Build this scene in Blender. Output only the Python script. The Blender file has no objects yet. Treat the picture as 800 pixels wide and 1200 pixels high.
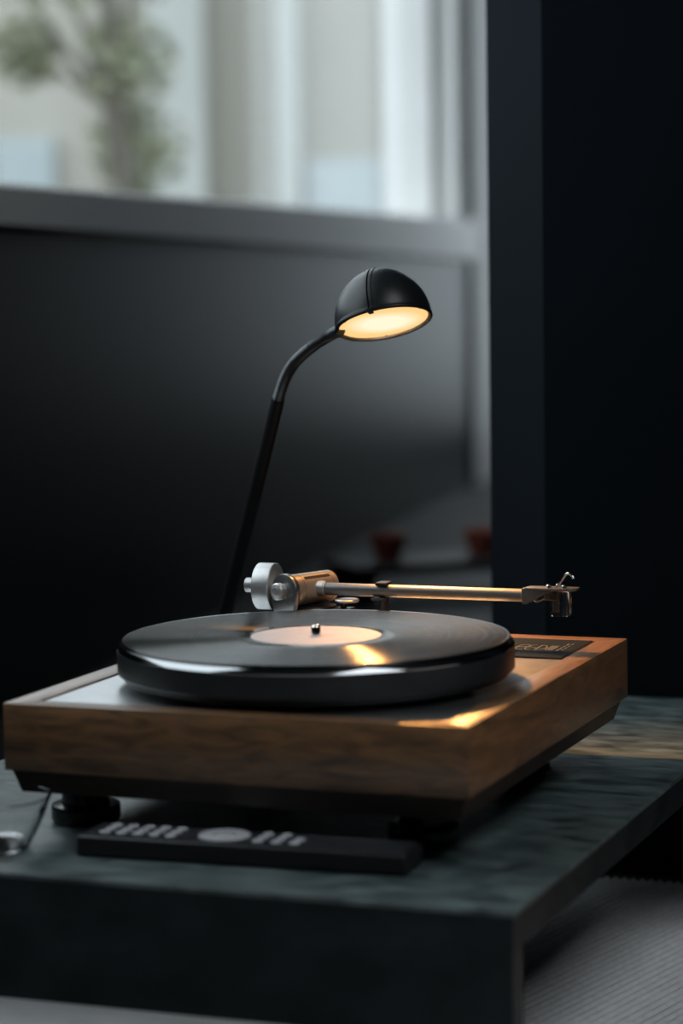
import bpy, bmesh, math, random
from mathutils import Vector, Matrix
S = bpy.context.scene
COL = S.collection
PI = math.pi
V = Vector

# ------------------------------------------------------------------ camera
RIGHT = V((0.9348, 0.3549, -0.0149)); UP = V((-0.0201, 0.0949, 0.9953)); FWD = V((-0.3547, 0.9301, -0.0959))
cam = bpy.data.cameras.new('camera')
cam.sensor_fit = 'VERTICAL'; cam.sensor_height = 36.0; cam.lens = 90.0
cam.clip_start = 0.05; cam.clip_end = 200
cam.dof.use_dof = True; cam.dof.focus_distance = 2.10; cam.dof.aperture_fstop = 3.6
cam_o = bpy.data.objects.new('camera', cam); COL.objects.link(cam_o)
m = Matrix((RIGHT, UP, -FWD)).transposed().to_4x4()
m.translation = V((0.5309, -1.6276, 0.3125))
cam_o.matrix_world = m
S.camera = cam_o

# ------------------------------------------------------------------ sky and exposure
S.view_settings.view_transform = 'Standard'
S.view_settings.look = 'None'
S.view_settings.gamma = 1.0
S.view_settings.use_curve_mapping = False
S.view_settings.exposure = 0.0
S.cycles.use_denoising = True
S.cycles.sample_clamp_indirect = 4.0
S.cycles.max_bounces = 8
S.cycles.transparent_max_bounces = 12
world = bpy.data.worlds.new('overcast_sky'); S.world = world
world.use_nodes = True
wn = world.node_tree; wn.nodes.clear()
wo = wn.nodes.new('ShaderNodeOutputWorld'); wb = wn.nodes.new('ShaderNodeBackground')
wt = wn.nodes.new('ShaderNodeTexCoord'); wx = wn.nodes.new('ShaderNodeSeparateXYZ'); wr = wn.nodes.new('ShaderNodeValToRGB')
wn.links.new(wt.outputs['Generated'], wx.inputs[0]); wn.links.new(wx.outputs['Z'], wr.inputs[0])
wr.color_ramp.elements[0].color = (0.62, 0.70, 0.76, 1); wr.color_ramp.elements[1].color = (0.86, 0.95, 1.0, 1)
wn.links.new(wr.outputs[0], wb.inputs[0]); wb.inputs[1].default_value = 3.3
wn.links.new(wb.outputs[0], wo.inputs[0])

# frame of the long window wall: s runs along it, away from the viewer
WP = V((-1.1068, 1.4121, 0)); WU = V((-0.1346, 0.9909, 0)); WN = V((0.9909, 0.1346, 0))
def wall(s, off, z): return WP + WU * s + WN * off + V((0, 0, z))
FLOOR = -0.28; CEIL = 2.35

def portal(name, c, normal, w, h):
    l = bpy.data.lights.new(name, 'AREA'); l.shape = 'RECTANGLE'; l.size = w; l.size_y = h
    l.cycles.is_portal = True
    o = bpy.data.objects.new(name, l); COL.objects.link(o)
    o.matrix_world = Matrix.Translation(c) @ normal.to_track_quat('-Z', 'Y').to_matrix().to_4x4()
S0, S1, SILL, HEAD = -1.95, 3.36, 0.425, 2.15        # the window opening
portal('window_daylight', wall((S0 + S1) / 2, -0.12, (SILL + HEAD) / 2), WN, S1 - S0, HEAD - SILL)

# ------------------------------------------------------------------ materials
def mat(name, base=(.5, .5, .5), rough=.5, metal=0., spec=.5, **kw):
    M = bpy.data.materials.new(name); M.use_nodes = True
    b = M.node_tree.nodes['Principled BSDF']
    b.inputs['Base Color'].default_value = (*base, 1); b.inputs['Roughness'].default_value = rough
    b.inputs['Metallic'].default_value = metal; b.inputs['Specular IOR Level'].default_value = spec
    for k, v in kw.items():
        b.inputs[k.replace('_', ' ')].default_value = v
    M['b'] = 1
    return M
def nodes(M): return M.node_tree.nodes, M.node_tree.links, M.node_tree.nodes['Principled BSDF']
def vary(M, c1, c2, scale=(1, 1, 1), detail=4, lo=.35, hi=.65, bump=0., rough=None, nscale=1., dist=0.):
    """noise colour variation, bump and roughness from object coordinates"""
    N, L, b = nodes(M)
    tc = N.new('ShaderNodeTexCoord'); mp = N.new('ShaderNodeMapping'); mp.inputs['Scale'].default_value = scale
    nz = N.new('ShaderNodeTexNoise'); nz.inputs['Scale'].default_value = nscale; nz.inputs['Detail'].default_value = detail
    nz.inputs['Distortion'].default_value = dist
    L.new(tc.outputs['Object'], mp.inputs[0]); L.new(mp.outputs[0], nz.inputs[0])
    r = N.new('ShaderNodeValToRGB'); r.color_ramp.elements[0].position = lo; r.color_ramp.elements[1].position = hi
    r.color_ramp.elements[0].color = (*c1, 1); r.color_ramp.elements[1].color = (*c2, 1)
    L.new(nz.outputs[0], r.inputs[0]); L.new(r.outputs[0], b.inputs['Base Color'])
    if bump:
        bp = N.new('ShaderNodeBump'); bp.inputs['Strength'].default_value = 1; bp.inputs['Distance'].default_value = bump
        L.new(nz.outputs[0], bp.inputs['Height']); L.new(bp.outputs[0], b.inputs['Normal'])
    if rough:
        mr = N.new('ShaderNodeMapRange'); mr.inputs['To Min'].default_value = rough[0]; mr.inputs['To Max'].default_value = rough[1]
        L.new(nz.outputs[0], mr.inputs[0]); L.new(mr.outputs[0], b.inputs['Roughness'])
    return M
def wood(name, along):
    M = mat(name, rough=.42, Coat_Weight=.8, Coat_Roughness=.36)
    sc = (26, 210, 150) if along == 'x' else (210, 26, 150)
    vary(M, (.080, .044, .024), (.33, .165, .070), sc, 6, .28, .76, bump=.00015, dist=.9)
    return M
WOODX = wood('cherry_wood_along_x', 'x'); WOODY = wood('cherry_wood_along_y', 'y')
SKIRT = vary(mat('dark_stained_wood', rough=.5), (.020, .012, .008), (.045, .026, .015), (8, 100, 100))
DECK = vary(mat('satin_silver_deck', metal=1, rough=.32), (.72, .73, .74), (.78, .79, .80), (60, 60, 60), rough=(.30, .35))
BGLASS = mat('black_glass', (.024, .031, .038), .25)
PRINT = mat('pale_print', (.22, .21, .22), .5)
PLATTER = vary(mat('black_platter', rough=.34, metal=.6), (.055, .064, .068), (.065, .074, .078), (40, 40, 40))
RUBBER = mat('black_rubber', (.012, .012, .013), .6)
FOOTM = mat('black_gloss_foot', (.012, .013, .015), .22)
CHROME = mat('chrome', (.80, .80, .80), .12, 1)
SILVER = vary(mat('satin_silver', metal=.8, rough=.40), (.60, .60, .60), (.66, .66, .65), (300, 300, 300), rough=(.38, .43))
TUBE = vary(mat('grey_anodised_tube', metal=.7, rough=.40), (.21, .215, .215), (.24, .245, .245), (20, 200, 200))
SILVER2 = vary(mat('satin_silver_dark', metal=1, rough=.34), (.40, .41, .41), (.46, .46, .46), (300, 300, 300), rough=(.3, .38))
HOUS = vary(mat('lamplit_silver', metal=.75, rough=.38), (.72, .60, .45), (.76, .64, .49), (300, 300, 300), rough=(.36, .41))  # silver metal; the desk lamp's warm light is put into the colour
BLACKM = mat('black_metal', (.015, .016, .018), .35, spec=.5)
LABEL = vary(mat('label_paper', rough=.55), (.45, .475, .53), (.50, .525, .58), (80, 80, 80))
LAMPM = vary(mat('black_lamp_lacquer', rough=.38, spec=.4), (.008, .010, .0115), (.011, .013, .0145), (60, 60, 60), rough=(.34, .40))
NECK = mat('dark_steel_neck', (.065, .072, .076), .33, .7)
STEM = vary(mat('black_stem_paint', rough=.5, spec=.25), (.006, .007, .008), (.008, .009, .010), (60, 60, 60))
REFL = mat('lamp_reflector', (.75, .62, .45), .35, .9)
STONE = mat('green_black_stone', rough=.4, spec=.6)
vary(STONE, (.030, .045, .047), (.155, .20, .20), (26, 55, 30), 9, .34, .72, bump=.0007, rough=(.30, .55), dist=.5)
SHADED_STONE = vary(mat('shaded_stone', rough=.5, spec=.25), (.006, .010, .012), (.016, .023, .026), (20, 30, 30), 6)  # table stone again, darkened to carry the shade on its upright faces
RAIL = vary(mat('pale_metal_rail', metal=.3, rough=.4), (.55, .56, .56), (.62, .62, .62), (40, 40, 40))
RUG = vary(mat('grey_rug', rough=.95, spec=.1), (.72, .72, .73), (.84, .84, .85), (90, 90, 90), 6, .3, .7)
REMOTE = mat('remote_black', (.014, .015, .017), .45)
REMFACE = vary(mat('remote_face', rough=.30, metal=.4), (.045, .048, .055), (.06, .063, .07), (90, 90, 90))
BTN = mat('remote_button', (.52, .52, .55), .45)
FILL_STRENGTH = 4.0
WALL = vary(mat('charcoal_paint', rough=.34, spec=.055), (.008, .010, .0115), (.011, .013, .0145), (2, 2, 2))
DARKWALL = vary(mat('blue_black_paint', rough=.85, spec=.03), (.0062, .0092, .0122), (.0072, .0105, .0140), (2, 2, 2))
FLOORM = vary(mat('dark_floor', rough=.6, spec=.3), (.016, .017, .019), (.026, .027, .030), (3, 3, 3))
CEILM = vary(mat('ceiling_paint', rough=.8), (.10, .10, .11), (.12, .12, .125), (2, 2, 2))
FRAME = vary(mat('white_window_paint', rough=.5), (.80, .80, .79), (.86, .86, .85), (3, 3, 3))
SILLM = vary(mat('stone_sill_paint', rough=.4), (.80, .78, .75), (.86, .84, .81), (3, 3, 3))
FAC = vary(mat('facade_render', rough=.85), (.31, .295, .255), (.39, .372, .33), (1, 1, .4))
PIL = vary(mat('facade_pilaster', rough=.8), (.38, .39, .37), (.44, .45, .43), (2, 2, .5))
BLUEP = vary(mat('pale_blue_panel', rough=.35), (.31, .36, .37), (.36, .405, .415), (2, 2, 2))
LEAF = vary(mat('leaf_green', rough=.6), (.15, .165, .10), (.31, .32, .21), (8, 8, 8))
BARK = vary(mat('bark', rough=.9), (.14, .125, .105), (.2, .18, .155), (10, 10, 3))
GROUND = vary(mat('pale_paving', rough=.9), (.2, .2, .19), (.25, .25, .24), (2, 2, 2))
REDCLAY = vary(mat('red_clay', rough=.6), (.24, .055, .035), (.32, .075, .046), (20, 20, 20))
BENCHM = mat('black_bench_wood', (.012, .012, .014), .5)

def emission(name, col, strength):
    M = bpy.data.materials.new(name); M.use_nodes = True
    N = M.node_tree.nodes; L = M.node_tree.links; N.clear()
    o = N.new('ShaderNodeOutputMaterial'); e = N.new('ShaderNodeEmission')
    e.inputs[0].default_value = (*col, 1); e.inputs[1].default_value = strength; L.new(e.outputs[0], o.inputs[0]); return M
LENS = emission('glowing_lens', (1.0, .80, .50), 1.12)
_N, _L = LENS.node_tree.nodes, LENS.node_tree.links
_g = _N.new('ShaderNodeVectorMath'); _g.operation = 'DISTANCE'; _t = _N.new('ShaderNodeTexCoord'); _g.inputs[1].default_value = (.5, .5, .5)
_r = _N.new('ShaderNodeValToRGB'); _r.color_ramp.elements[0].position = .25; _r.color_ramp.elements[1].position = .5
_r.color_ramp.elements[0].color = (1, .86, .62, 1); _r.color_ramp.elements[1].color = (1, .60, .24, 1)
_L.new(_t.outputs['Generated'], _g.inputs[0]); _L.new(_g.outputs['Value'], _r.inputs[0]); _L.new(_r.outputs[0], [n for n in _N if n.type == 'EMISSION'][0].inputs[0])

def pane_glass(name, tint, f0=.04):
    M = bpy.data.materials.new(name); M.use_nodes = True
    N = M.node_tree.nodes; L = M.node_tree.links; N.clear()
    o = N.new('ShaderNodeOutputMaterial'); t = N.new('ShaderNodeBsdfTransparent'); g = N.new('ShaderNodeBsdfGlossy')
    t.inputs[0].default_value = (*tint, 1); g.inputs['Roughness'].default_value = .02
    lw = N.new('ShaderNodeLayerWeight'); pw = N.new('ShaderNodeMath'); pw.operation = 'POWER'; pw.inputs[1].default_value = 6
    fr = N.new('ShaderNodeMath'); fr.operation = 'MULTIPLY_ADD'; fr.inputs[1].default_value = .22; fr.inputs[2].default_value = .02
    L.new(lw.outputs['Facing'], pw.inputs[0]); L.new(pw.outputs[0], fr.inputs[0]); mx = N.new('ShaderNodeMixShader')
    L.new(fr.outputs[0], mx.inputs[0]); L.new(t.outputs[0], mx.inputs[1]); L.new(g.outputs[0], mx.inputs[2]); L.new(mx.outputs[0], o.inputs[0]); return M
PANE = pane_glass('window_glass', (.97, .98, .98))
CLEAR = mat('clear_glass', (1, 1, 1), .02, Transmission_Weight=1.0, IOR=1.45)
SHELLM = vary(mat('grey_headshell', metal=.6, rough=.36), (.15, .155, .155), (.18, .185, .185), (200, 200, 200))
CORE = mat('cartridge_core_metal', (.10, .085, .075), .35, .5)
ACRYL = mat('clear_acrylic', (.98, .97, .97), .03, Transmission_Weight=1.0, IOR=1.42)

VINYL = mat('vinyl_grooves', (.008, .0085, .0095), 0.25, spec=.30, Anisotropic=1.0, Anisotropic_Rotation=.25)
N, L, b = nodes(VINYL)
tg = N.new('ShaderNodeTangent'); tg.direction_type = 'RADIAL'; tg.axis = 'Z'; L.new(tg.outputs[0], b.inputs['Tangent'])
tc = N.new('ShaderNodeTexCoord'); sx = N.new('ShaderNodeSeparateXYZ'); L.new(tc.outputs['Object'], sx.inputs[0])
cb = N.new('ShaderNodeCombineXYZ'); L.new(sx.outputs[0], cb.inputs[0]); L.new(sx.outputs[1], cb.inputs[1])
ln = N.new('ShaderNodeVectorMath'); ln.operation = 'LENGTH'; L.new(cb.outputs[0], ln.inputs[0])
n1 = N.new('ShaderNodeTexNoise'); n1.noise_dimensions = '1D'; n1.inputs['Scale'].default_value = 260; n1.inputs['Detail'].default_value = 3
L.new(ln.outputs['Value'], n1.inputs['W'])
mr = N.new('ShaderNodeMapRange'); mr.inputs['To Min'].default_value = .20; mr.inputs['To Max'].default_value = .30
L.new(n1.outputs[0], mr.inputs[0]); L.new(mr.outputs[0], b.inputs['Roughness'])
RIMM = mat('polished_dark_rim', (.30, .31, .32), .10, 1)
VRIM = mat('vinyl_smooth', (.008, .0085, .0095), .10, spec=.55)

# ------------------------------------------------------------------ mesh helpers
def BM(): return bmesh.new()
def box(bm, a, c, bev=0., seg=1, M=None):
    a = V(a); c = V(c); t = BM()
    bmesh.ops.create_cube(t, size=1)
    bmesh.ops.scale(t, vec=c - a, verts=t.verts); bmesh.ops.translate(t, vec=(a + c) / 2, verts=t.verts)
    if bev: bmesh.ops.bevel(t, geom=t.edges[:], offset=bev, segments=seg, profile=.5, affect='EDGES')
    join(bm, t, M); return bm
def join(bm, t, M=None):
    if M is not None: bmesh.ops.transform(t, matrix=M, verts=t.verts)
    me = bpy.data.meshes.new('tmp'); t.to_mesh(me); t.free(); bm.from_mesh(me); bpy.data.meshes.remove(me)
def axis_mat(origin, d, xhint=None):
    d = V(d).normalized()
    x = (V(xhint) - d * V(xhint).dot(d)).normalized() if xhint else d.orthogonal().normalized()
    y = d.cross(x)
    M = Matrix((x, y, d)).transposed().to_4x4(); M.translation = V(origin); return M
def lathe(bm, prof, seg=48, M=None):
    """closed or open profile of (r, z) turned about z"""
    t = BM(); rings = []
    for r, z in prof:
        if r < 1e-7: rings.append([t.verts.new((0, 0, z))])
        else: rings.append([t.verts.new((r * math.cos(2 * PI * k / seg), r * math.sin(2 * PI * k / seg), z)) for k in range(seg)])
    for A, B in zip(rings, rings[1:]):
        for k in range(seg):
            j = (k + 1) % seg
            q = [A[k % len(A)], A[j % len(A)], B[j % len(B)], B[k % len(B)]]
            u = []
            for v in q:
                if v not in u: u.append(v)
            if len(u) > 2: t.faces.new(u)
    bmesh.ops.recalc_face_normals(t, faces=t.faces)
    join(bm, t, M); return bm
def rod(bm, p0, p1, r, bev=.0, seg=24, r1=None):
    p0 = V(p0); p1 = V(p1); h = (p1 - p0).length; r1 = r if r1 is None else r1; b = bev
    pr = [(0, 0), (r - b, 0), (r, b), (r1, h - b), (r1 - b, h), (0, h)] if b else [(0, 0), (r, 0), (r1, h), (0, h)]
    return lathe(bm, pr, seg, axis_mat(p0, p1 - p0))
def tube(bm, pts, rad, seg=12, caps=True):
    pts = [V(p) for p in pts]; t = BM(); rings = []
    nrm = None
    for i, p in enumerate(pts):
        d = (pts[min(i + 1, len(pts) - 1)] - pts[max(i - 1, 0)]).normalized()
        nrm = d.orthogonal().normalized() if nrm is None else (nrm - d * nrm.dot(d)).normalized()
        bn = d.cross(nrm); r = rad(i / (len(pts) - 1)) if callable(rad) else rad
        rings.append([t.verts.new(p + (nrm * math.cos(2 * PI * k / seg) + bn * math.sin(2 * PI * k / seg)) * r) for k in range(seg)])
    for A, B in zip(rings, rings[1:]):
        for k in range(seg): t.faces.new((A[k], A[(k + 1) % seg], B[(k + 1) % seg], B[k]))
    if caps: t.faces.new(rings[0][::-1]); t.faces.new(rings[-1])
    bmesh.ops.recalc_face_normals(t, faces=t.faces)
    join(bm, t); return bm
def prism(bm, outline, z0, z1, M=None, bev=0.):
    t = BM(); A = [t.verts.new((x, y, z0)) for x, y in outline]; B = [t.verts.new((x, y, z1)) for x, y in outline]
    n = len(A)
    t.faces.new(A[::-1]); t.faces.new(B)
    for k in range(n): t.faces.new((A[k], A[(k + 1) % n], B[(k + 1) % n], B[k]))
    bmesh.ops.recalc_face_normals(t, faces=t.faces)
    if bev: bmesh.ops.bevel(t, geom=t.edges[:], offset=bev, segments=2, profile=.5, affect='EDGES')
    join(bm, t, M); return bm
def spline(P, n=12):
    P = [V(p) for p in P]; P = [P[0] * 2 - P[1]] + P + [P[-1] * 2 - P[-2]]; out = []
    for i in range(1, len(P) - 2):
        for k in range(n):
            t = k / n; a, b_, c, d = P[i - 1:i + 3]
            out.append(.5 * ((2 * b_) + (c - a) * t + (2 * a - 5 * b_ + 4 * c - d) * t * t + (3 * b_ - a - 3 * c + d) * t ** 3))
    out.append(P[-2]); return out
def obj(name, bm, material, parent=None, smooth=True, angle=35, kind=None, label=None):
    me = bpy.data.meshes.new(name); bm.to_mesh(me); bm.free()
    me.materials.append(material)
    o = bpy.data.objects.new(name, me); COL.objects.link(o)
    if smooth:
        for p in me.polygons: p.use_smooth = True
        me.set_sharp_from_angle(angle=math.radians(angle))
    if parent is not None:
        o.parent = parent
        if parent.type == 'EMPTY': o.location = -parent.location
    if kind: o['kind'] = kind
    if label: o['label'] = label
    return o
def thing(name, label, cat, loc=(0, 0, 0), group=None):
    o = bpy.data.objects.new(name, None); COL.objects.link(o); o.location = loc; o.empty_display_size = .02
    o['label'] = label; o['category'] = cat
    if group: o['group'] = group
    return o
def tag(o, label, cat, group=None):
    o['label'] = label; o['category'] = cat
    if group: o['group'] = group
    return o
def wbox(bm, s0, s1, o0, o1, z0, z1, bev=0.):
    M = Matrix((WU, WN, V((0, 0, 1)))).transposed().to_4x4(); M.translation = WP
    return box(bm, (s0, o0, z0), (s1, o1, z1), bev, M=M)
def struct(name, bm, material, parent=None, smooth=False):
    return obj(name, bm, material, parent, smooth, kind='structure')

# ------------------------------------------------------------------ room shell
SE = 4.6                                             # where the window wall ends
bm = BM()
wbox(bm, -5.2, SE, -.22, 0, FLOOR, SILL - .062)      # below the sill
wbox(bm, -5.2, SE, -.22, 0, HEAD, CEIL)              # above the head
wbox(bm, -5.2, S0, -.22, 0, SILL - .062, HEAD); wbox(bm, S1 + .2, SE, -.22, 0, SILL - .062, HEAD)
struct('wall_left', bm, WALL)
bm = BM(); wbox(bm, -5.2, SE + .2, -.22, 5.0, FLOOR - .1, FLOOR); struct('floor', bm, FLOORM)
bm = BM(); wbox(bm, -5.2, SE + .2, -.22, 5.0, CEIL, CEIL + .1); struct('ceiling', bm, CEILM)
bm = BM(); wbox(bm, -5.2, -5.0, 0, 5.0, FLOOR, CEIL); struct('wall_back', bm, WALL)
bm = BM(); wbox(bm, -5.0, SE, 4.8, 5.0, FLOOR, CEIL); struct('wall_right', bm, WALL)
# far wall; its unseen window is added to wash the window wall's end
F0, F1, FZ0, FZ1 = .05, .74, -.22, 2.2
bm = BM()
wbox(bm, SE, SE + .2, -.22, F0, FLOOR, CEIL); wbox(bm, SE, SE + .2, F1, 5.0, FLOOR, CEIL)
wbox(bm, SE, SE + .2, F0, F1, FLOOR, FZ0); wbox(bm, SE, SE + .2, F0, F1, FZ1, CEIL)
struct('wall_far', bm, WALL)
portal('added_window_daylight', wall(SE + .1, (F0 + F1) / 2, (FZ0 + FZ1) / 2), -WU, F1 - F0, FZ1 - FZ0)
bm = BM()
for a in ((F0, F0 + .05, FZ0, FZ1), (F1 - .05, F1, FZ0, FZ1), (F0 + .05, F1 - .05, FZ0, FZ0 + .05), (F0 + .05, F1 - .05, FZ1 - .05, FZ1)):
    wbox(bm, SE + .04, SE + .10, a[0], a[1], a[2], a[3], .004)
w2 = struct('added_window', bm, FRAME)
bm = BM(); wbox(bm, SE + .065, SE + .071, F0 + .05, F1 - .05, FZ0 + .05, FZ1 - .05); obj('pane', bm, PANE, w2, False)

# long window: frame, mullions, sill
bm = BM()
wbox(bm, S0, S1, -.16, -.06, SILL - .06, SILL, .004); wbox(bm, S0, S1, -.16, -.06, HEAD - .05, HEAD, .004)
wbox(bm, S0, S0 + .05, -.16, -.06, SILL, HEAD - .05, .004); wbox(bm, S1 - .035, S1, -.16, -.06, SILL, HEAD - .05, .004)
w1 = struct('window_1', bm, FRAME)
for sm in (-.045,):
    bm = BM(); wbox(bm, sm - .03, sm + .03, -.15, -.07, SILL, HEAD - .05, .004); obj('mullion', bm, FRAME, w1, False)
for a, c in ((S0 + .05, -.075), (-.015, S1 - .035)):
    bm = BM(); wbox(bm, a, c, -.112, -.106, SILL, HEAD - .05); obj('pane', bm, PANE, w1, False)
bm = BM()
t = BM(); M = Matrix((WU, WN, V((0, 0, 1)))).transposed().to_4x4(); M.translation = WP
pts = []
for s, zb in ((S0 - .05, .40), (S1 + .1, .322)):
    pts.append([t.verts.new(c) for c in ((s, -.20, zb), (s, .035, zb), (s, .035, SILL - .004), (s, .030, SILL + .001), (s, -.06, SILL + .001), (s, -.06, SILL - .062), (s, -.20, SILL - .062))])
A, B = pts
for k in range(7): t.faces.new((A[k], A[(k + 1) % 7], B[(k + 1) % 7], B[k]))
t.faces.new(A[::-1]); t.faces.new(B); bmesh.ops.recalc_face_normals(t, faces=t.faces); join(bm, t, M)
obj('window_sill', bm, SILLM, w1, False)
bm = BM(); wbox(bm, 3.50, 3.90, 0, .012, FLOOR, CEIL, .003); struct('trim_1', bm, FRAME)
bm = BM(); wbox(bm, S1, 3.50, -.20, -.005, SILL - .06, HEAD); struct('trim_2', bm, FRAME)

# dark pier that stands between the table and the far end of the room
bm = BM()
P = [(-.2556, .8635), (-.159, .7295), (.17, .733), (.17, .45), (1.1, .45), (1.3, 1.5), (.2, 1.6)]  # forward step on the right is unseen, added to shade the rug
prism(bm, P, FLOOR, CEIL); struct('wall_pier', bm, DARKWALL)

# unseen fill panel over the right front, added to brighten the rug
cl = thing('added_ceiling_fill', 'unseen flat white ceiling panel added to light the rug', 'lamp', (1.45, -.75, CEIL))
bm = BM()
for a in ((-1.04, -1.04, 1.04, -1.0), (-1.04, 1.0, 1.04, 1.04), (-1.04, -1.0, -1.0, 1.0), (1.0, -1.0, 1.04, 1.0)): box(bm, (1.45 + a[0] * .72, -.75 + a[1] * .72, CEIL - .04), (1.45 + a[2] * .72, -.75 + a[3] * .72, CEIL), .002)
obj('fill_frame', bm, FRAME, cl, False)
bm = BM(); box(bm, (.73, -1.47, CEIL - .03), (2.17, -.03, CEIL - .01)); obj('fill_surface', bm, emission('fill_glow', (.90, .96, 1.0), FILL_STRENGTH), cl, False)

# ------------------------------------------------------------------ low stone table
TZ = -.0996; TX0, TX1, TY0, TY1 = -.502, .0605, -.0965, .72
table = thing('stone_table', 'low dark green-black stone table with a thick front apron under the turntable', 'table', (-.22, .31, FLOOR))
bm = BM(); box(bm, (TX0, TY0, TZ - .0035), (TX1, TY1, TZ), .0004, 1); obj('tabletop', bm, STONE, table)
bm = BM(); box(bm, (TX0 + .0002, TY0 + .0002, TZ - .026), (TX1 - .0002, TY1 - .0002, TZ - .0035)); obj('shaded_slab_sides', bm, SHADED_STONE, table, label='side faces of the stone top with shade put into the colour')
bm = BM(); box(bm, (TX0 + .001, TY0 + .0001, TZ - .088), (TX1 - .001, TY0 + .022, TZ - .026)); obj('apron', bm, SHADED_STONE, table, label='stone front apron with shade put into its colour')
bm = BM(); box(bm, (TX0 + .004, TY0 - .085, TZ - .112), (TX1 - .09, TY0 + .024, TZ - .088), .002, 2); obj('base_ledge', bm, RAIL, table, label='pale grey ledge under the stone apron')
for x in (TX0 + .06, TX1 - .26):
    for y in (TY0 + .05, TY1 - .25):
        bm = BM(); box(bm, (x - .02, y - .02, FLOOR + .0062), (x + .02, y + .02, TZ - (.112 if y < 0 else .026)), .002); obj('leg', bm, BLACKM, table)

# ribbed grey rug in front of and beside the table
ang = .229; rd = V((math.sin(ang), math.cos(ang), 0)); rx = V((math.cos(ang), -math.sin(ang), 0))
bm = BM(); RUG_END = .716; pitch = .0085; n = 200; L0, L1 = -.9, .50; c0 = V((.30, .10, FLOOR)); prev = None
def rib_end(x):        # ribs stop before the pier
    f = lambda y: (y - c0.y - rx.y * x) / rd.y
    return min(f(RUG_END), max(f(.435), (.155 - c0.x - rx.x * x) / rd.x))
for k in range(-n // 2, n // 2):
    for f, z in ((0, .002), (.25, .0052), (.5, .0062), (.75, .0052)):
        x = (k + f) * pitch
        a = [bm.verts.new(c0 + rx * x + rd * L0 + V((0, 0, z))), bm.verts.new(c0 + rx * x + rd * rib_end(x) + V((0, 0, z)))]
        if prev: bm.faces.new((prev[0], a[0], a[1], prev[1]))
        prev = a
rug = tag(obj('ribbed_rug', bm, RUG, None, True, 60), 'light grey rug with fine raised ribs on the floor right of the table', 'rug')
bm = BM(); box(bm, (-.62, .711, FLOOR), (.150, .725, FLOOR + .0068), .001); obj('rug_binding', bm, FLOORM, rug, label='dark binding along the far edge of the rug')

# ------------------------------------------------------------------ turntable
W, D, H = .3549, .428, .0493
tt = thing('turntable', 'wooden turntable with black platter and silver tonearm on the stone table', 'turntable', (-W / 2, D / 2, TZ))
fw = .0215
def mitre(outer0, outer1, inner1, inner0):
    bm = BM(); prism(bm, [outer0, outer1, inner1, inner0], -H, 0, bev=.0006); return bm
o_ = [(-W, 0), (0, 0), (0, D), (-W, D)]; i_ = [(-W + fw, fw * .8), (-fw, fw * .8), (-fw, D - fw), (-W + fw, D - fw)]
for k in range(4):
    obj('plinth_board', mitre(o_[k], o_[(k + 1) % 4], i_[(k + 1) % 4], i_[k]), WOODX if k % 2 == 0 else WOODY, tt, angle=25)
def frustum(bm, z0, z1, i0, i1):
    t = BM(); A = [t.verts.new((x, y, z0)) for x, y in ((-W + i0, i0), (-i0, i0), (-i0, D - i0), (-W + i0, D - i0))]
    B = [t.verts.new((x, y, z1)) for x, y in ((-W + i1, i1), (-i1, i1), (-i1, D - i1), (-W + i1, D - i1))]
    t.faces.new(A[::-1]); t.faces.new(B)
    for k in range(4): t.faces.new((A[k], A[(k + 1) % 4], B[(k + 1) % 4], B[k]))
    bmesh.ops.recalc_face_normals(t, faces=t.faces); join(bm, t)
bm = BM(); frustum(bm, -.0665, -H, .0095, .004); obj('base_skirt', bm, SKIRT, tt, False, label='dark tapered base skirt')
bm = BM(); box(bm, (-W + fw + .0004, fw * .8 + .0004, -.02), (-fw - .0004, D - fw - .0004, -.0012), .0005); obj('deck_plate', bm, DECK, tt, label='satin silver deck plate')
for x, y in ((-.060, .078), (-W + .030, .070), (-.085, D - .045), (-W + .05, D - .05)):
    bm = BM(); lathe(bm, [(0, TZ), (.024, TZ), (.026, TZ + .003), (.026, TZ + .012), (.0255, TZ + .0135), (.018, TZ + .0145), (.018, -.0665), (0, -.0665)], 40, Matrix.Translation((x, y, 0)))
    f = obj('foot', bm, FOOTM, tt)
# control panel with pale script
bm = BM(); box(bm, (-.0935, .3105, -.0010), (-.0232, .4045, .0006), .0004); pan = obj('control_panel', bm, BGLASS, tt, label='black glass control panel with pale lettering')
bm = BM()
PM = Matrix.Translation((-.0745, .3425, .0007)) @ Matrix.Rotation(0, 4, 'Z')
def stroke(pts, w=.00045):
    pts = [V((x, y, 0)) for x, y in pts]
    for a, c in zip(pts, pts[1:]):
        d = (c - a).normalized(); nn = V((-d.y, d.x, 0)) * w
        t = BM(); t.faces.new([t.verts.new(q) for q in (a - nn - d * w, c - nn + d * w, c + nn + d * w, a + nn - d * w)]); join(bm, t, PM)
def arc(cx, cy, rx_, ry, a0, a1, n=10): return [(cx + rx_ * math.cos(math.radians(a0 + (a1 - a0) * k / n)), cy + ry * math.sin(math.radians(a0 + (a1 - a0) * k / n))) for k in range(n + 1)]
stroke(arc(.0055, .014, .005, .014, 60, 300)); stroke([(.002, .014), (.011, .018)])
stroke(arc(.013, .014, .0045, .013, 70, 290)); stroke([(.009, .015), (.016, .014)])
stroke([(.0185, .002), (.0185, .027)]); stroke(arc(.0185, .0145, .0065, .0125, 90, -90))
for k in range(3): stroke([(.0275 + .0024 * k, .003), (.0275 + .0024 * k, .026)], .0004)
for k, (y0, l) in enumerate(((.001, .006), (.010, .008), (.021, .006), (.031, .008))): stroke([(.0375, y0), (.0375, y0 + l)], .0004); stroke([(.041, y0 + .003), (.041, y0 + l + .001)], .0004)
obj('panel_lettering', bm, PRINT, pan, False)

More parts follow.
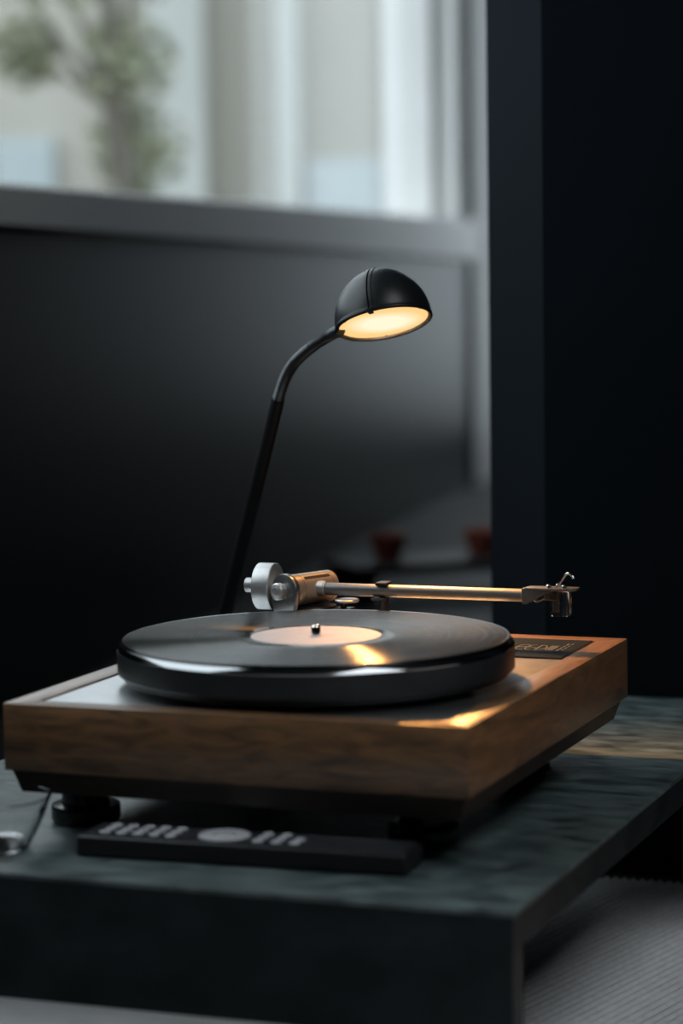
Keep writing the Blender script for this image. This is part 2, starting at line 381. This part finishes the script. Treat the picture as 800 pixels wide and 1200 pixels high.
CX, CY, ZP = -.1738, .1623, .0335
PT = Matrix.Translation((CX, CY, 0))
bm = BM(); lathe(bm, [(0, -.001), (.118, -.001), (.118, .0045), (0, .0045)], 96, PT); obj('sub_platter', bm, BLACKM, tt)
bm = BM(); lathe(bm, [(0, .0045), (.1455, .0045), (.1462, .0052), (.1462, .0085), (.1495, .0088), (.1505, .0098), (.1505, .0264), (0, .0264)], 180, PT)
obj('platter', bm, PLATTER, tt, label='thick glossy black platter')
bm = BM(); lathe(bm, [(.12, .0265), (.1502, .0265), (.1503, .0272), (.1479, .0309), (.1473, .0313), (0, .0313)], 180, PT); obj('platter_rim', bm, RIMM, tt, label='glossy bevelled rim band of the platter')
bm = BM(); lathe(bm, [(0, .03), (.0036, .03), (.0036, .0395), (.0033, .0405), (.0022, .0415), (0, .0418)], 32, PT); obj('spindle', bm, CHROME, tt)

# ---- tonearm, parts of the turntable
AY, AZ = .35, .0435; O = V((-.256, AY, AZ)); hd = V((.39, .92, 0)).normalized()
bm = BM(); lathe(bm, [(0, -.001), (.034, -.001), (.034, .020), (.032, .0225), (.022, .0245), (0, .0245)], 64, Matrix.Translation((O.x, O.y + .004, 0))); obj('arm_base', bm, BLACKM, tt)
bm = BM(); box(bm, (O.x - .012, AY - .024, .0225), (O.x + .086, AY - .002, .0262), .0012, 2); obj('arm_plate', bm, SILVER, tt)
bm = BM(); lathe(bm, [(0, .0262), (.021, .0262), (.0215, .0275), (.0205, .0295), (.008, .0305), (0, .0305)], 48, Matrix.Translation(O.xy.to_3d() + V((.004, .002, 0)))); obj('bearing_disc', bm, BLACKM, tt)
bm = BM(); rod(bm, O - hd * .021, O + hd * .028, .0132, .0012, 48); hous = obj('bearing_housing', bm, HOUS, tt, label='silver bearing housing with warm lamplight put into its colour')
# dark slot and seam rings of the housing
side = V((hd.y, -hd.x, 0)); dirn = (side * .62 + V((0, 0, .78))).normalized()
bm = BM(); R0 = .0129; t = BM()
for a in (-1, 1):
    pass
Mh = axis_mat(O, hd, dirn)
for k in range(5):
    a0 = (-5 + 2 * k) / 0.0132 * .00032; a1 = (-5 + 2 * (k + 1)) / .0132 * .00032
    q = [(R0 + .00035) * math.cos(a0), (R0 + .00035) * math.sin(a0), (R0 + .00035) * math.cos(a1), (R0 + .00035) * math.sin(a1)]
    t.faces.new([t.verts.new(v) for v in ((q[0], q[1], -.010), (q[2], q[3], -.010), (q[2], q[3], .020), (q[0], q[1], .020))])
bmesh.ops.remove_doubles(t, verts=t.verts, dist=1e-6); r = bmesh.ops.extrude_face_region(t, geom=t.faces[:])
bmesh.ops.translate(t, vec=(-.0012, 0, 0), verts=[v for v in r['geom'] if isinstance(v, bmesh.types.BMVert)])
bmesh.ops.recalc_face_normals(t, faces=t.faces); join(bm, t, Mh); obj('slot', bm, RUBBER, hous)
bm = BM()
for z in (-.0125, .0215):
    bm = BM(); lathe(bm, [(.0128, z - .0003), (.01332, z - .0003), (.01332, z + .0003), (.0128, z + .0003)], 48, axis_mat(O, hd)); obj('seam_ring', bm, SILVER2, hous)
# yoke plate: rounded top, straight flank to the base
out = arc(0, 0, .0148, .0148, -20, 200, 28); out = out + [(-.0148, -.010), (-.012, -.0178), (.010, -.0178), (.0125, -.010)]
My = Matrix((side, V((0, 0, 1)), -hd)).transposed().to_4x4(); My.translation = O
bm = BM(); prism(bm, out, .0212, .0262, My, .0007); yoke = obj('bearing_yoke', bm, SILVER2, tt, label='grey yoke plate with a round top')
bm = BM(); lathe(bm, [(0, 0), (.0058, 0), (.0058, .003), (.0072, .0034), (.0072, .0068), (.0062, .0082), (.0034, .0090), (.0030, .0084), (0, .0080)], 40, My @ Matrix.Translation((-.0015, .0005, .0262)))
obj('pivot_knob', bm, SILVER, yoke)
# counterweight and its knob
cw = V((-.2985, AY, AZ + .0010))
Mx = axis_mat(cw, (1, 0, 0))
bm = BM(); lathe(bm, [(0, 0), (.0185, 0), (.0196, .0008), (.0197, .0014), (.0197, .0148), (.0190, .0156), (.0110, .0172), (.0090, .0150), (0, .0150)], 72, Mx)
cwo = obj('counterweight', bm, SILVER, tt, label='satin silver cylindrical counterweight')
bm = BM(); rod(bm, cw + V((-.0118, 0, .0005)), cw + V((.001, 0, .0005)), .0062, .0007, 36); obj('weight_knob', bm, SILVER, cwo)
bm = BM(); rod(bm, cw + V((.014, 0, -.001)), O, .0042, 0, 24); obj('counterweight_stub', bm, SILVER2, tt)
# tube
T0 = V((-.2475, AY, AZ + .0004)); T1 = V((-.0660, AY, AZ + .0004))
bm = BM(); rod(bm, T0, T1, .0053, 0, 40); armt = obj('arm_tube', bm, TUBE, tt)
bm = BM(); rod(bm, T0 + V((-.002, 0, 0)), T0 + V((.0088, 0, 0)), .0066, .0006, 40); rod(bm, T0 + V((.0088, 0, 0)), T0 + V((.0096, 0, 0)), .0062, 0, 40); obj('tube_sleeve', bm, SILVER, armt)
# headshell: cylindrical mouth, side cheek and flat top plate
HS = V((-.0660, AY, AZ + .0004))
bm = BM(); rod(bm, HS + V((-.0008, 0, 0)), HS + V((.0022, 0, 0)), .0066, .0007, 36)
cheek = [(0, .0062), (.004, .0069), (.026, .0069), (.026, .0042), (.0195, .0028), (.0045, -.0062), (.0005, -.0064)]
Mc = Matrix(((1, 0, 0, HS.x), (0, 0, -1, HS.y), (0, 1, 0, HS.z), (0, 0, 0, 1)))
prism(bm, cheek, .0052, .0068, Mc, .0003); prism(bm, cheek, -.0068, -.0052, Mc, .0003)
ca, sa = math.cos(-.16), math.sin(-.16)
plate = [(0.003, -.0068), (.030, -.0085), (.0395, -.0085), (.0450, -.003), (.0450, .0075), (.030, .0085), (.003, .0068)]
prism(bm, plate, .0052, .0072, Matrix.Translation(HS), .0004)
hs = obj('headshell', bm, SHELLM, tt, label='grey metal headshell with flat top plate')
for x, y in ((.0225, -.004), (.0285, .003), (.0350, -.004)):
    bm = BM(); lathe(bm, [(0, .0072), (.0024, .0072), (.0024, .0092), (.0017, .0100), (0, .0100)], 20, Matrix.Translation(HS + V((x, y, 0)))); obj('screw', bm, CHROME, hs)
bm = BM(); tube(bm, spline([HS + V(q) for q in ((.0275, -.0035, .0072), (.0320, -.0045, .0120), (.0365, -.0055, .0180), (.0395, -.0065, .0197), (.0425, -.0075, .0180), (.0440, -.008, .0160))], 8), .0010, 12); obj('finger_lift', bm, CHROME, hs)
bm = BM(); box(bm, (.0235, -.0068, -.0155), (.0385, .0068, .0046), .0008, 2, Matrix.Translation(HS)); cart = obj('cartridge', bm, ACRYL, hs, label='clear cartridge body with a dark core')
bm = BM(); box(bm, (.0180, -.0050, -.0030), (.0305, .0050, .0042), .0008, 1, Matrix.Translation(HS)); box(bm, (.0255, -.0035, -.0125), (.0300, .0035, -.0032), .0006, 1, Matrix.Translation(HS)); obj('cartridge_core', bm, CORE, cart)
bm = BM()
for y in (-.0035, -.0012, .0012, .0035): tube(bm, spline([HS + V(q) for q in ((.006, y * .6, -.001), (.012, y, -.0045), (.0185, y, -.0015))], 6), .00045, 8)
obj('signal_leads', bm, HOUS, hs)
# arm rest
RX = -.1870
bm = BM(); rod(bm, (RX, AY, .0215), (RX, AY, .0385), .0042, .0004, 28); rest = obj('arm_rest', bm, BLACKM, tt)
bm = BM(); box(bm, (RX - .0052, AY - .0065, .0487), (RX + .0050, AY + .0075, .0512), .0006); box(bm, (RX - .0042, AY + .0050, .037), (RX + .0042, AY + .0075, .0490), .0004); box(bm, (RX - .0088, AY - .0072, .0362), (RX + .0030, AY + .0078, .0382), .0006)
obj('rest_clip', bm, BLACKM, rest)
bm = BM(); tube(bm, spline([(RX - .002, AY - .012, .0252), (RX + .008, AY - .014, .0255), (RX + .013, AY - .015, .0268), (RX + .0175, AY - .016, .0285)], 6), .0014, 12); obj('lift_lever', bm, SILVER, tt)
bm = BM(); lathe(bm, [(0, .0339), (.0095, .0339), (.0102, .0345), (.0102, .0357), (.0095, .0363), (0, .0363)], 48, Matrix.Translation((-.2185, AY - .003, 0))); dial = obj('antiskate_dial', bm, SILVER, tt)
bm = BM(); rod(bm, (-.2215, AY - .003, .0255), (-.2215, AY - .003, .0345), .0028, .0003, 24); box(bm, (-.229, AY - .011, .0262), (-.213, AY + .004, .0290), .0006); obj('dial_stem', bm, BLACKM, dial)

# ------------------------------------------------------------------ the record on the platter
bm = BM(); lathe(bm, [(.0040, .0316), (.1462, .0316), (.1470, .0321), (.1472, .0326), (.1469, .0331), (.1464, .0334)], 180, PT)
lathe(bm, [(.1464, .0334), (.1452, .03325)], 180, PT)
me_rim = bm
# groove field as one continuous top surface
rec = thing('vinyl_record', 'black vinyl record with a plain white label lying on the platter', 'record', (CX, CY, .0316))
obj('record_rim', me_rim, VRIM, rec, label='smooth shiny bead at the record edge')
bm = BM(); lathe(bm, [(.1452, .03325), (.0600, .03325)], 180); g = obj('groove_field', bm, VINYL, rec); g.location = (0, 0, -.0316)
bm = BM(); lathe(bm, [(.0600, .03325), (.0515, .0331), (.0505, .0333), (.0040, .0333)], 120, PT); obj('run_out', bm, VRIM, rec)
bm = BM(); lathe(bm, [(.0040, .0334), (.0040, .03365), (.0494, .03365), (.0497, .0334)], 96, PT); obj('record_label', bm, LABEL, rec, label='plain white paper label')

# ------------------------------------------------------------------ desk lamp
LC = V((-.2162, .44, .2642)); RD = .0420
n_ = (RIGHT * .165 - UP * .955 - FWD * .25).normalized()          # the way the shade opens
tow = (-FWD - n_ * (-FWD).dot(n_)).normalized()
seam_dir = (tow * .955 - RIGHT * .30); seam_dir = (seam_dir - n_ * seam_dir.dot(n_)).normalized()
lamp = thing('desk_lamp', 'black gooseneck desk lamp with a glowing domed shade behind the turntable', 'lamp', (-.443, .563, TZ))
Ml = axis_mat(LC, -n_, seam_dir)        # local z points to the crown, local x towards the seam
bm = BM(); t = BM(); NP, NT = 480, 64; rows = []
def rad_at(d, th):
    e = abs(d - .0012)
    if e < .0007: return -.0011
    if e < .0033: return .0007
    return 0
for i in range(NT + 1):
    th = (PI / 2) * (1 - i / NT)                       # 90 deg at the rim
    row = []
    for k in range(NP):
        # finer steps near the seam plane
        ph = 2 * PI * k / NP; ph = ph - .42 * math.sin(2 * ph)
        d = RD * math.sin(th) * math.sin(ph)
        r = RD + rad_at(d, th) + (.0004 if i == 0 else 0)
        z = r * math.cos(th) * 1.10
        row.append(t.verts.new((r * math.sin(th) * math.cos(ph), r * math.sin(th) * math.sin(ph), z)))
        if i == NT: break
    rows.append(row)
for A, B in zip(rows, rows[1:]):
    for k in range(NP):
        j = (k + 1) % NP
        if len(B) == 1: t.faces.new((A[k], A[j], B[0]))
        else: t.faces.new((A[k], A[j], B[j], B[k]))
join(bm, t, Ml)
# rolled rim and inside wall
lathe(bm, [(RD - .0002, .0002), (RD + .0004, -.0006), (RD + .0002, -.0022), (RD - .0010, -.0030), (RD - .0018, -.0026), (RD - .0022, .0004), (RD - .0040, .014)], 120, Ml)
shade = obj('lamp_shade', bm, LAMPM, lamp, True, 50)
bm = BM(); box(bm, (.010, -.0004, RD * 1.06), (.0235, .0024, RD * 1.115), .0003, 1, Ml @ Matrix.Rotation(-.0, 4, 'Y')); bm.free()
bm = BM(); box(bm, (RD - .0055, -.0012, -.0036), (RD - .0005, .0030, .0030), .0004, 1, Ml); obj('seam_notch', bm, RUBBER, shade)
bm = BM(); lathe(bm, [(RD - .0018, -.0020), (RD - .0034, -.0004), (RD - .0050, .0002)], 120, Ml); obj('reflector', bm, REFL, lamp, label='warm reflector ring inside the shade')
bm = BM(); lathe(bm, [(0, -.0030), (.010, -.0028), (.022, -.0020), (.031, -.0013), (RD - .0036, -.0006)], 96, Ml); obj('lamp_lens', bm, LENS, lamp, label='glowing frosted lens')
for a in (75, 195, 315):
    bm = BM(); box(bm, (RD - .0058, -.0011, -.0008), (RD - .0026, .0011, .0010), .0003, 1, Ml @ Matrix.Rotation(math.radians(a), 4, 'Z')); obj('lens_clip', bm, BLACKM, shade)
# neck and stem
rimp = LC - RIGHT * (RD * .985) - UP * .0075
NK = [V((-.3275, .470, .1945)), V((-.3190, .466, .2130)), V((-.3065, .460, .2285)), V((-.2860, .451, .2428)), V((-.2680, .4445, .2520)), rimp + RIGHT * .004]
bm = BM(); pts = spline(NK, 60); tube(bm, pts, lambda u: .0049 + .00035 * math.sin(u * 300 * 2 * PI / 6.0), 20); obj('gooseneck', bm, NECK, lamp)
bm = BM(); base_top = V((-.443, .563, TZ + .016))
tube(bm, [base_top, base_top.lerp(NK[0], .5), NK[0], NK[0] + (NK[1] - NK[0]) * .05], (lambda u: .0066 - .0008 * u), 24); obj('stem', bm, STEM, lamp)
bm = BM(); lathe(bm, [(0, TZ), (.052, TZ), (.054, TZ + .002), (.054, TZ + .010), (.050, TZ + .014), (.014, TZ + .017), (.010, TZ + .024), (0, TZ + .024)], 64, Matrix.Translation((-.443, .563, 0))); obj('lamp_base', bm, LAMPM, lamp)
sp = bpy.data.lights.new('lamp_bulb', 'SPOT'); sp.energy = 16; sp.color = (1.0, .43, .11); sp.shadow_soft_size = .014
sp.spot_size = math.radians(112); sp.spot_blend = 1.0
so = bpy.data.objects.new('lamp_bulb', sp); COL.objects.link(so); so.parent = lamp
so.matrix_parent_inverse = Matrix.Identity(4)
so.matrix_local = Matrix.Translation(LC + n_ * .0045 - lamp.location) @ (V((.05, .26, 0)) - LC).to_track_quat('-Z', 'Y').to_matrix().to_4x4()

# ------------------------------------------------------------------ remote control in front of the plinth
ra = math.atan2(.016, .237)
RM = Matrix.Translation((-.2790, -.0385, TZ)) @ Matrix.Rotation(ra * .55, 4, 'Z')
remote = thing('remote_control', 'slim black remote control with pale buttons lying in front of the turntable', 'remote', (-.158, -.015, TZ))
LR, WR, HR = .243, .043, .0165
bm = BM(); box(bm, (0, 0, .0005), (LR, WR, HR - .001), .0025, 3, RM); obj('remote_body', bm, REMOTE, remote)
bm = BM(); box(bm, (.004, .003, HR - .0018), (LR - .004, WR - .003, HR), .0008, 2, RM); face = obj('face_plate', bm, REMFACE, remote)
def button(x, y, r):
    bm = BM(); lathe(bm, [(0, HR + .0012), (r * .7, HR + .0012), (r, HR + .0004), (r, HR - .0003)], 16, RM @ Matrix.Translation((x, y, 0))); obj('button', bm, BTN, remote)
for i in range(5):
    for j in range(3): button(.018 + i * .0125 + 0, .0105 + j * .011, .0040)
for i in range(3):
    for j in range(3):
        if not (i == 2 and j == 2): button(.133 + i * .0135, .0105 + j * .011, .0040)
bm = BM(); lathe(bm, [(.0082, HR - .0002), (.0085, HR + .001), (.0165, HR + .0014), (.0185, HR + .0004), (.0185, HR - .0003)], 40, RM @ Matrix.Translation((.104, .0215, 0))); obj('ring_button', bm, BTN, remote)
bm = BM(); lathe(bm, [(0, HR + .0010), (.0060, HR + .001), (.0072, HR + .0003), (.0072, HR - .0003)], 32, RM @ Matrix.Translation((.104, .0215, 0))); obj('center_button', bm, BTN, remote)

# ------------------------------------------------------------------ clear glass bowl at the table's left front
bowl_c = V((-.350, -.040, TZ))
bm = BM(); lathe(bm, [(0, 0), (.028, 0), (.0305, .0012), (.0325, .004), (.041, .022), (.0470, .0375), (.0478, .0392), (.0470, .0402), (.0458, .0394), (.0395, .0225), (.0305, .0068), (.026, .0058), (0, .0056)], 72, Matrix.Translation(bowl_c))
tag(obj('glass_bowl', bm, CLEAR), 'clear glass bowl at the left edge of the stone table', 'bowl')

# ------------------------------------------------------------------ bench and red pots in the far shadow
bench = thing('bench', 'low black bench holding two red pots by the far wall', 'bench', (-.93, 2.70, FLOOR))
bc = V((-.925, 2.70, 0))
BZ = -.25
Mb = Matrix.Translation((bc.x, bc.y, BZ)) @ Matrix.Rotation(math.radians(40), 4, 'Z')
bm = BM(); box(bm, (-.20, -.09, .0), (.20, .09, .018), .003, 1, Mb @ Matrix.Translation((0, 0, .022))); obj('bench_top', bm, BENCHM, bench)
for x in (-.17, .17):
    bm = BM(); box(bm, (x - .015, -.08, FLOOR - BZ), (x + .015, .08, .022), .002, 1, Mb); obj('leg', bm, BENCHM, bench)
for k, (x, lab) in enumerate(((-.105, 'dull red clay pot on the left end of the black bench'), (.075, 'dull red clay pot on the right end of the black bench'))):
    Mp = Mb @ Matrix.Translation((x, 0, .040))
    bm = BM(); lathe(bm, [(0, 0), (.022, 0), (.031, .035), (.034, .036), (.034, .046), (.030, .046), (.027, .036), (.018, .006), (0, .006)], 32, Mp)
    tag(obj('clay_pot', bm, REDCLAY), lab, 'pot', 'red pots on the bench')

# ------------------------------------------------------------------ outside the window
fr = V((.9343, .3566, 0)); ff = V((-.3566, .9343, 0)); FO = V((.5309, -1.6276, 0)) + ff * 12.5
Mf = Matrix(((fr.x, ff.x, 0, FO.x), (fr.y, ff.y, 0, FO.y), (0, 0, 1, 0), (0, 0, 0, 1)))
bld = thing('building', 'pale rendered building with pilasters outside the window', 'building', (FO.x, FO.y, -.45))
bm = BM(); box(bm, (-7, .12, -.45), (1.6, 3, 3.6), 0, M=Mf); obj('facade_wall', bm, FAC, bld, False)
k_ = 12.5 / 11
for a, c in ((-3.4, -3.0), (-2.2, -1.9), (-.79, -.55), (-.25, -.15), (.27, .47), (1.2, 1.45)):
    bm = BM(); box(bm, (a * k_, -.06, -.45), (c * k_, .12, 3.6), .01, M=Mf); obj('pilaster', bm, PIL, bld, False)
for a, c, z in ((-1.46, -1.2, .95), (-.5, -.27, .62), (-.13, .22, .82), (.55, 1.0, .8)):
    bm = BM(); box(bm, (a * k_, .03, -.45), (c * k_, .12, z), .01, M=Mf); obj('door_panel', bm, BLUEP, bld, False)
bm = BM(); box(bm, (-14, -13, -.55), (8, 4, -.45), 0, M=Mf)
gr = struct('ground', bm, GROUND)
random.seed(4)
def tree(base, trunk_h, clumps, nleaf, size, label):
    root = thing('tree', label, 'tree', base)
    bm = BM(); tube(bm, spline([V(base), V(base) + V((.05, .03, trunk_h * .5)), V(base) + V((0, .02, trunk_h))], 6), lambda u: .05 * (1 - .5 * u), 10)
    for c, r in clumps: tube(bm, [V(base) + V((0, .02, trunk_h * .7)), V(c)], lambda u: .022 * (1 - .7 * u), 6)
    obj('trunk', bm, BARK, root)
    bm = BM()
    for c, r in clumps:
        for _ in range(nleaf):
            d = V((random.gauss(0, 1), random.gauss(0, 1), random.gauss(0, 1))).normalized() * r * random.random() ** .4
            p = V(c) + d; a = V((random.gauss(0, 1), random.gauss(0, 1), random.gauss(0, 1))).normalized(); bb = a.orthogonal().normalized() * size * .45; a = a * size
            bm.faces.new([bm.verts.new(q) for q in (p - a, p + bb, p + a, p - bb)])
    obj('foliage', bm, LEAF, root, False, kind='stuff')
def FP(x, d, z): return FO + fr * x + ff * (d - 12.5) + V((0, 0, z))
tree(FP(-.80, 9.0, -.45), 1.9, [(FP(-.72, 9.0, 1.02), .17), (FP(-.70, 9.1, .74), .18), (FP(-.95, 9.0, 1.42), .27), (FP(-.65, 9.0, 1.45), .22), (FP(-.72, 9.0, .46), .14), (FP(-1.25, 9.2, 1.5), .32), (FP(-1.08, 9.1, 1.08), .14)], 200, .034, 'taller leafy tree outside with clumps of olive foliage before the pale building')
tree(FP(-1.62, 8.4, -.45), 1.6, [(FP(-1.5, 8.4, 1.3), .3), (FP(-1.8, 8.5, .9), .4), (FP(-1.45, 8.4, 1.75), .35)], 260, .04, 'leafy tree outside at the far left edge of the window')
